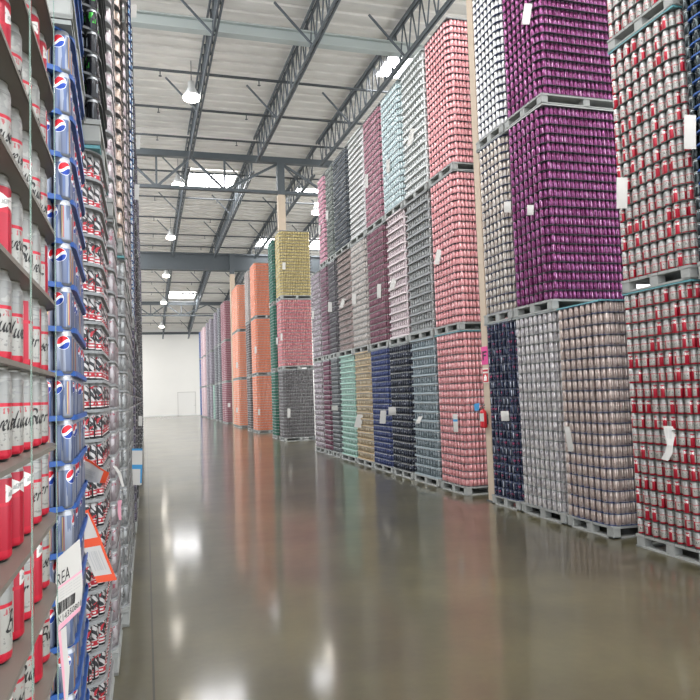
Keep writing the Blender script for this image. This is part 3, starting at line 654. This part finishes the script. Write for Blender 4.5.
# skylights
SKYG = emit('skylight_glow', 'f8f8fb', 9); CURB = flat('skylight_curb', 'e3e3df', .5)
def skylight(x0, x1, y0, y1, lab):
    cx, cy = (x0+x1)/2, (y0+y1)/2; z = zr(cy)-.09; sl = (zr(y1)-zr(y0))/(y1-y0)
    t = tag(empty('skylight', (cx, cy, z)), lab, 'skylight', 'roof skylights'); a, b = (x1-x0)/2, (y1-y0)/2
    f = B(); f.box(-a-.06, -a, -b, b, -.05, .08); f.box(a, a+.06, -b, b, -.05, .08); f.box(-a, a, -b-.06, -b, -.05, .08); f.box(-a, a, b, b+.06, -.05, .08); f.box(-.04, .04, -b, b, -.06, -.02)
    f.obj('frame', CURB, t)
    me = B().box(-a+.002, a-.002, -b+.002, b-.002, -.02, 0).obj('pane', SKYG, t)
skylight(2.05, 4.25, 31.9, 34.1, 'bright skylight panel over the aisle behind the truss girder')
skylight(2.05, 4.25, 60.4, 62.8, 'far bright skylight panel near the end wall')
skylight(7.4, 9.6, 19.1, 20.8, 'bright skylight with two panes above the right-hand stacks')
skylight(7.5, 9.5, 33.4, 34.6, 'skylight glowing behind the forest green stack')
skylight(7.3, 9.5, 44.0, 46.4, 'skylight glowing above the farther orange stack')
ORD = ('first', 'second', 'third', 'fourth', 'fifth', 'sixth', 'seventh', 'eighth', 'ninth', 'tenth', 'eleventh', 'twelfth', 'thirteenth')
for i in range(13): skylight(-3.5, -1.1, -5.5+6*i, -2.5+6*i, ORD[i]+' added skylight in the unseen row above the left-hand stacks')  # unseen row, added to light the right-hand aisle faces
for i in range(6): skylight(10.0, 12.4, -4+12*i, -1+12*i, ORD[i]+' added skylight in the unseen row deep above the right-hand stacks')  # hidden row, added to brighten the right-hand tops and the roof
skylight(2.05, 4.25, -6.5, -3.0, 'skylight over the aisle behind the camera')
skylight(2.05, 4.25, 3.0, 5.4, 'nearest skylight over the aisle, above the camera')
skylight(7.4, 9.6, -6.5, -3.0, 'added unseen skylight behind the camera above the right-hand side')  # added out of view to light the faces turned towards the camera
skylight(7.4, 9.6, 5.2, 8.4, 'skylight above the nearest right-hand stacks')

# ------------------------------------------------------------------ tags, labels, signs
PAP = flat('white_paper', 'c6c4be', .6); ORA = flat('orange_print', 'e0522b', .6); PNK = flat('pink_print', 'e3a3b4', .6); BLU = flat('blue_print', '3d8fc4', .6); BLK = flat('black_print', '1c1c1e', .6); GRY = flat('grey_print', 'b5b5b2', .6)
class Paper:
    """a curved strip of paper through rows of (left point, right point); prints sit a hair proud of it"""
    def __init__(s, name, rows, label, group=None, cat='tag', mat=None):
        s.rows = [(Vector(a), Vector(b)) for a, b in rows]; s.name = name
        s.o = link(name, s.mesh(0, 1, 0, 1, 0, .0008, mat or PAP, name)); tag(s.o, label, cat, group)
    def at(s, u, v):
        n = len(s.rows)-1; f = min(max(v, 0), .9999)*n; i = int(f); t = f-i
        (a, b), (c, d) = s.rows[i], s.rows[i+1]
        p, q = a.lerp(c, t), b.lerp(d, t); return p.lerp(q, u), ((q-p).cross(c-a)).normalized()
    def mesh(s, u0, u1, v0, v1, off, th, mat, name):
        bm = bmesh.new(); nv = max(2, int(14*(v1-v0))); nu = 4; G = []
        for side in (0, 1):
            g = []
            for j in range(nv+1):
                for i in range(nu+1):
                    p, n = s.at(u0+(u1-u0)*i/nu, v0+(v1-v0)*j/nv); sg = -1 if n.dot(Vector(CAM)-p) < 0 else 1
                    g.append(bm.verts.new(p+n*sg*(off+(th if side == 0 else 0))))
            G.append(g)
        w = nu+1
        for g, fl in ((G[0], 0), (G[1], 1)):
            for j in range(nv):
                for i in range(nu): bm.faces.new((g[j*w+i], g[j*w+i+1], g[(j+1)*w+i+1], g[(j+1)*w+i]))
        bd = [i for i in range(w)]+[j*w+nu for j in range(1, nv+1)]+[nv*w+i for i in range(nu-1, -1, -1)]+[j*w for j in range(nv-1, 0, -1)]
        for a, b in zip(bd, bd[1:]+bd[:1]): bm.faces.new((G[0][a], G[0][b], G[1][b], G[1][a]))
        bmesh.ops.recalc_face_normals(bm, faces=bm.faces)
        me = bpy.data.meshes.new(name); bm.to_mesh(me); bm.free(); me.materials.append(mat); return me
    def band(s, name, u0, u1, v0, v1, mat, label=None):
        o = link(name, s.mesh(u0, u1, v0, v1, .0010, .0004, mat, name), s.o)
        if label: o['label'] = label
        return o
    def bars(s, name, u0, u1, v0, v1, n, mat):
        bm = bmesh.new(); u = u0; k = 0; rr = random.Random(n)
        while u < u1:
            du = (u1-u0)/n*rr.choice((.4, .7, 1.2)); 
            if k % 2 == 0:
                me = s.mesh(u, min(u+du, u1), v0, v1, .0012, .0003, mat, name); bm.from_mesh(me); bpy.data.meshes.remove(me)
            u += du; k += 1
        me = bpy.data.meshes.new(name); bm.to_mesh(me); bm.free(); me.materials.append(mat); return link(name, me, s.o)
    def text(s, name, txt, u0, u1, v0, v1, mat, flipv=False):
        cu = bpy.data.curves.new('t', 'FONT'); cu.body = txt; cu.resolution_u = 2; o = bpy.data.objects.new('t', cu); COL.objects.link(o)
        me = bpy.data.meshes.new_from_object(o.evaluated_get(bpy.context.evaluated_depsgraph_get())); bpy.data.objects.remove(o); bpy.data.curves.remove(cu)
        co = np.array([v.co[:] for v in me.vertices]); mn, mxx = co.min(0), co.max(0); k = (co-mn)/np.maximum(mxx-mn, 1e-6)
        for v, c in zip(me.vertices, k):
            p, n = s.at(u0+(u1-u0)*c[0], v1+(v0-v1)*c[1]); sg = -1 if n.dot(Vector(CAM)-p) < 0 else 1
            v.co = p+n*sg*.0014
        me.materials.clear(); me.materials.append(mat); me.name = name; return link(name, me, s.o)
def px(x, y, Y): return onY(x, y, Y)
# large shipping label on the left, fixed to the near stack edge
p = Paper('shipping_label', [(px(56.5, 559, 2.02), px(79.5, 539, 2.16)), (px(55.5, 585, 2.01), px(81.5, 565, 2.15)), (px(55.5, 605, 2.0), px(82.5, 588, 2.14)), (px(57.5, 632, 2.0), px(80, 610, 2.13))],
          'large white shipping label with pink lines, barcode and lettering hanging on the left', None, 'label')
p.text('lettering', 'REA', .03, .52, .215, .385, BLK); p.band('pink_line', .02, .99, .40, .432, PNK)
for k in range(4): p.bars('small_print', .05, .93, .47+.045*k, .482+.045*k, 22, GRY)
p.bars('barcode', .06, .70, .66, .81, 34, BLK); p.text('number', 'K14350801', .05, .97, .835, .925, BLK); p.band('pink_edge', 0, 1, .935, 1, PNK)
p = Paper('paper_strip', [(px(57.6, 632.5, 2.0), px(66, 625.5, 2.05)), (px(59.5, 650, 2.0), px(67, 648, 2.05)), (px(61.5, 672, 2.0), px(69.5, 668, 2.05)), (px(64, 701, 2.0), px(67.5, 701, 2.02))], 'narrow white paper strip with pink edge dangling below the shipping label', None, 'paper')
p.band('pink_edge', 0, .3, 0, 1, PNK)
p = Paper('orange_tag', [(px(78, 479.5, 3.70), px(81, 455.5, 3.72)), (px(87, 481.5, 3.66), px(92, 461, 3.68)), (px(96, 483, 3.60), px(101, 468, 3.62)), (px(105.5, 483, 3.56), px(109.5, 473, 3.58))], 'upper white tag with orange border sticking out of the left stack', 'orange-bordered tags on the left')
p.band('orange_edge', .88, 1, 0, 1, ORA); p.band('orange_edge', 0, .88, .80, 1, ORA); p.bars('small_print', .2, .6, .2, .55, 8, GRY)
p = Paper('orange_tag', [(px(76, 513.5, 3.66), px(88, 509.5, 3.66)), (px(78.5, 532, 3.6), px(97, 528, 3.6)), (px(86, 556, 3.55), px(106, 553, 3.55)), (px(97, 583, 3.5), px(117, 580, 3.5))], 'lower white tag with orange border hanging folded from the left stack', 'orange-bordered tags on the left')
p.band('orange_edge', .87, 1, 0, 1, ORA); p.band('orange_edge', 0, .87, 0, .05, ORA); p.band('orange_edge', 0, .87, .45, .56, ORA); p.band('orange_edge', 0, .87, .92, 1, ORA); p.bars('small_print', .15, .75, .62, .86, 9, GRY)
Paper('paper_strip', [(px(113, 466, 4.7), px(116, 465.5, 4.7)), (px(118, 474, 4.65), px(121, 473, 4.65)), (px(122, 487, 4.6), px(124.5, 486.5, 4.6))], 'thin curled white paper strip on the left stacks', None, 'paper')
Paper('pink_tag', [(px(115, 501, 5.2), px(122, 500, 5.2)), (px(116.5, 508, 5.2), px(121, 507, 5.2)), (px(119, 520, 5.2), px(121.5, 520, 5.2))], 'small pink paper tag low on the left stacks', None, 'tag', PNK)
p = Paper('blue_tag', [(px(132, 448.5, 7.0), px(142.4, 448.5, 7.0)), (px(132, 466, 7.0), px(142.4, 466, 7.0)), (px(133, 485, 7.0), px(141.5, 485, 7.0))], 'pale blue and white tag at the edge of the left stacks')
p.band('blue_band', 0, 1, .46, .58, BLU); p.band('blue_band', 0, 1, 0, .06, BLU); p.band('blue_band', .82, 1, .58, .95, BLU)
for x, y, w, h, Y, lab in ((134, 11, 6, 13, 8.0, 'topmost small white tag on the left stacks'), (138.5, 142, 4, 14, 11, 'small white tag high on the far left stacks'), (137, 192, 5, 15, 10, 'small white tag below the higher one on the far left stacks'), (140.5, 421, 4, 10, 11.5, 'small white tag near floor level on the far left stacks')):
    Paper('paper_tag', [(px(x-w/2, y-h/2, Y), px(x+w/2, y-h/2, Y)), (px(x-w/2, y+h/2, Y), px(x+w/2-.6, y+h/2, Y))], lab, 'white tags on the left')
# white tags on the right-hand loads
def rtag(x, y, w, h, lab, lean=0, curl=.04, band=None):
    c = onX(x, y, XR-.035); rows = []
    for k in range(5):
        t = k/4-.5; Y = c[1]-curl*(.25-t*t); cx = x+lean*t
        rows.append((onY(cx-w/2, y+h*t, Y+.02), onY(cx+w/2, y+h*t, Y-.05)))
    p = Paper('paper_tag', rows, lab, 'white paper tags on the right-hand loads')
    if band: p.band('blue_band', 0, 1, .30, .42, BLU); 
    return p
for a in [(527, 14, 8, 21, 'white torn paper tag on the upper purple cans', -3), (622, 193, 11, 31, 'large white paper tag on the middle red and white cans', 0), (690, 132, 12, 34, 'big white paper tag on dark cans at the right edge', 0), (507.5, 207, 7, 11, 'white tag on the far edge of the lower purple cans', 0), (530.5, 210, 6.5, 10, 'white tag near the corner of the lower purple cans', 0),
          (438, 257, 5, 15, 'white tag on the middle salmon pink cans', -3), (505, 416, 8, 10, 'square white tag on the navy cans', 1), (455.5, 423, 4.5, 18, 'white tag with blue band on the lowest salmon cans', 1, .04, 1), (336, 408, 9, 5, 'white folded tag between pewter and mint cans', 0), (359, 421, 7, 13, 'white triangular tag on the tan gold cans', -3), (383, 417, 6, 13, 'white tag on the royal blue cans', -1),
          (393.5, 411, 10, 8, 'white tag beside the royal blue and ink black cans', 0), (419, 420, 4, 7, 'small white tag on the slate grey cans', -3), (569, 439, 5.5, 25, 'long white tag on the beige cans near white cans', 4), (411, 137, 4.5, 17, 'white tag on the topmost chalk white cans', -4), (366.5, 181, 3, 14, 'white tag between the pearl white and cranberry cans', 0), (388, 166, 3.5, 13, 'white tag between the cranberry and seafoam cans', 0),
          (379, 291, 4, 14, 'white tag on the wine red cans', 0), (330, 307, 4, 10, 'white tag on the charcoal cans', 0), (342.5, 303, 3.5, 9, 'white tag on the mocha brown cans', -3), (354, 299, 4, 11, 'white tag on the stone coloured cans', 0), (393, 284, 5, 11, 'white tag on the blush pink cans', -3), (313, 315, 2, 8, 'narrow white tag on the upper lilac cans', 0), (327, 215, 2.5, 9, 'white tag on the dark green patterned cans', 0), (319.5, 230, 2, 9, 'white tag on the rose pink cans', 0),
          (289, 413, 3, 9, 'white tag on the graphite cans', 0), (284, 266, 3, 7, 'white tag on the mustard yellow cans', 0), (277, 341, 2, 7, 'white tag on the middle green cans', 0), (281.5, 337, 2, 7, 'white tag at the edge of the middle green cans', 0), (255.5, 350, 2, 7, 'white tag on the middle orange cans', 0), (259, 412, 2, 6, 'white tag on the lowest orange cans', 0), (237, 365, 2, 6, 'white tag on the middle far orange cans', 0), (229, 405, 2.5, 4, 'white tag on the lowest burgundy cans', 0), (237, 410, 2, 5, 'white tag on the lowest far orange cans', 0)]:
    rtag(*a)
# large tag on the lowest red and white cans, twisted in the middle
c = onX(668, 443, XR-.04); Y = c[1]
p = Paper('paper_tag', [(onY(663, 426, Y+.03), onY(675.5, 426.5, Y-.03)), (onY(665, 436, Y+.01), onY(674.5, 438, Y-.04)), (onY(667, 445, Y-.02), onY(673, 446, Y-.05)), (onY(664.5, 453, Y), onY(672.5, 454, Y-.05)), (onY(661, 459, Y+.03), onY(668, 461, Y-.02))], 'twisted white paper tag with grey print on the lowest red and white cans', 'white paper tags on the right-hand loads')
p.bars('small_print', .15, .8, .05, .3, 7, GRY)
Paper('blue_tag', [(px(474, 404, 10.52), px(479.5, 403, 10.52)), (px(474.5, 411, 10.5), px(479, 410.5, 10.5))], 'small blue tag on the lowest salmon cans beside the fire extinguisher', None, 'tag', BLU)
# column signs and fire extinguisher
PXF = 5.32-.152
def zat(x, y): return onX(x, y, PXF)[2]
z0, z1 = zat(482, 365), zat(482, 347); hh = z1-z0
sg = tag(empty('column_sign', (PXF, 9.83, z0), -PI/2), 'bright pink sign with a dark letter on the beige column', 'sign')
pn = B().box(-.10, .10, -.006, 0, 0, hh).obj('panel', flat('sign_pink', 'e0408f', .5), sg)
b = B(); b.box(-.07, -.03, -.008, -.006, hh*.25, hh*.75); b.box(-.03, .07, -.008, -.006, hh*.65, hh*.75); b.box(-.03, .05, -.008, -.006, hh*.46, hh*.55); b.obj('letter', BLK, pn)
z0, z1 = zat(484, 383), zat(484, 368.5); hh = z1-z0
sg = tag(empty('extinguisher_sign', (PXF, 9.83, z0), -PI/2), 'small red and white fire sign below the pink sign on the column', 'sign')
pn = B().box(-.095, .095, -.005, 0, 0, hh).obj('panel', flat('sign_white', 'e8e4de', .5), sg)
b = B(); b.box(-.085, .085, -.007, -.005, .01, hh*.66); b.box(-.085, .085, -.007, -.005, hh*.78, hh*.92); b.obj('red_print', flat('sign_red', 'c8242f', .5), pn)
b = B().box(-.045, .045, -.012, -.008, hh*.14, hh*.44).box(-.02, .02, -.012, -.008, hh*.44, hh*.56); b.obj('pictogram', flat('sign_mark', 'f3f0ea', .5), pn)
ez = onX(483, 428, PXF-.09)[2]; eh = onX(483, 405, PXF-.09)[2]-ez; k = eh/.52
ex = tag(empty('fire_extinguisher', (PXF-.097*k, 9.85, ez), -PI/2), 'red fire extinguisher with white label on the beige column', 'fire extinguisher')
RED = flat('extinguisher_red', 'c01f2b', .3)
cyl = B().lathe([(.06*k, 0), (.075*k, .01*k), (.078*k, .03*k), (.078*k, .34*k), (.065*k, .385*k), (.03*k, .41*k), (.025*k, .43*k), (.001, .43*k)], n=24).obj('cylinder', RED, ex, True)
bm = bmesh.new(); prev = None
for q in range(11):
    a = math.radians(200+14*q); vs = [bm.verts.new((.0795*k*math.cos(a), .0795*k*math.sin(a), zz*k)) for zz in (.15, .33)]
    if prev: bm.faces.new((prev[0], vs[0], vs[1], prev[1]))
    prev = vs
me = bpy.data.meshes.new('label_panel'); bm.to_mesh(me); bm.free(); me.materials.append(PAP); link('label_panel', me, cyl)
B().rod((0, 0, .42*k), (0, 0, .47*k), .02*k, 10).bar((-.02*k, 0, .48*k), (.09*k, 0, .52*k), .025*k, .015*k).bar((-.02*k, 0, .46*k), (.09*k, 0, .455*k), .025*k, .012*k).obj('valve_handle', flat('valve_steel', '3a3a3c', .4, .5), ex)
hs = B(); pr = [(-.02, 0, .45), (-.09, -.02, .46), (-.115, -.03, .40), (-.105, -.035, .28), (-.095, -.035, .16)]
for a, b_ in zip(pr, pr[1:]): hs.rod([v*k for v in a], [v*k for v in b_], .011*k, 8)
hs.obj('hose', flat('hose_rubber', '1d1d1e', .6), ex, True)
B().box(-.05*k, .05*k, .075*k, .095*k, .08*k, .3*k).obj('wall_bracket', DSTEEL, ex)
# clear strapping on the nearest left load
ST = bpy.data.materials.new('clear_strap'); ST.use_nodes = True; q = ST.node_tree.nodes['Principled BSDF']; q.inputs['Base Color'].default_value = lin('a5c9bc'); q.inputs['Roughness'].default_value = .2; q.inputs['Alpha'].default_value = .55
for y, w in ((onX(31, 300, -.199)[1], 'nearer'), (onX(55.5, 300, -.199)[1], 'farther')):
    tag(B().box(-.1995, -.1985, y-.007, y+.007, .03, 3.19).obj('strap', ST), w+' clear plastic strap down the nearest red and white cans', 'strap', 'straps on the nearest left load')

# ------------------------------------------------------------------ light and view
wd = bpy.data.worlds.new('world'); S.world = wd; wd.use_nodes = True
wd.node_tree.nodes['Background'].inputs[0].default_value = (.92, .95, 1, 1); wd.node_tree.nodes['Background'].inputs[1].default_value = 1.25
S.view_settings.view_transform = 'Standard'; S.view_settings.look = 'None'; S.view_settings.gamma = 1; S.view_settings.use_curve_mapping = False
S.view_settings.exposure = 1.25
S.cycles.max_bounces = 8; S.cycles.diffuse_bounces = 5; S.cycles.glossy_bounces = 4; S.cycles.use_denoising = True; S.cycles.sample_clamp_indirect = 6
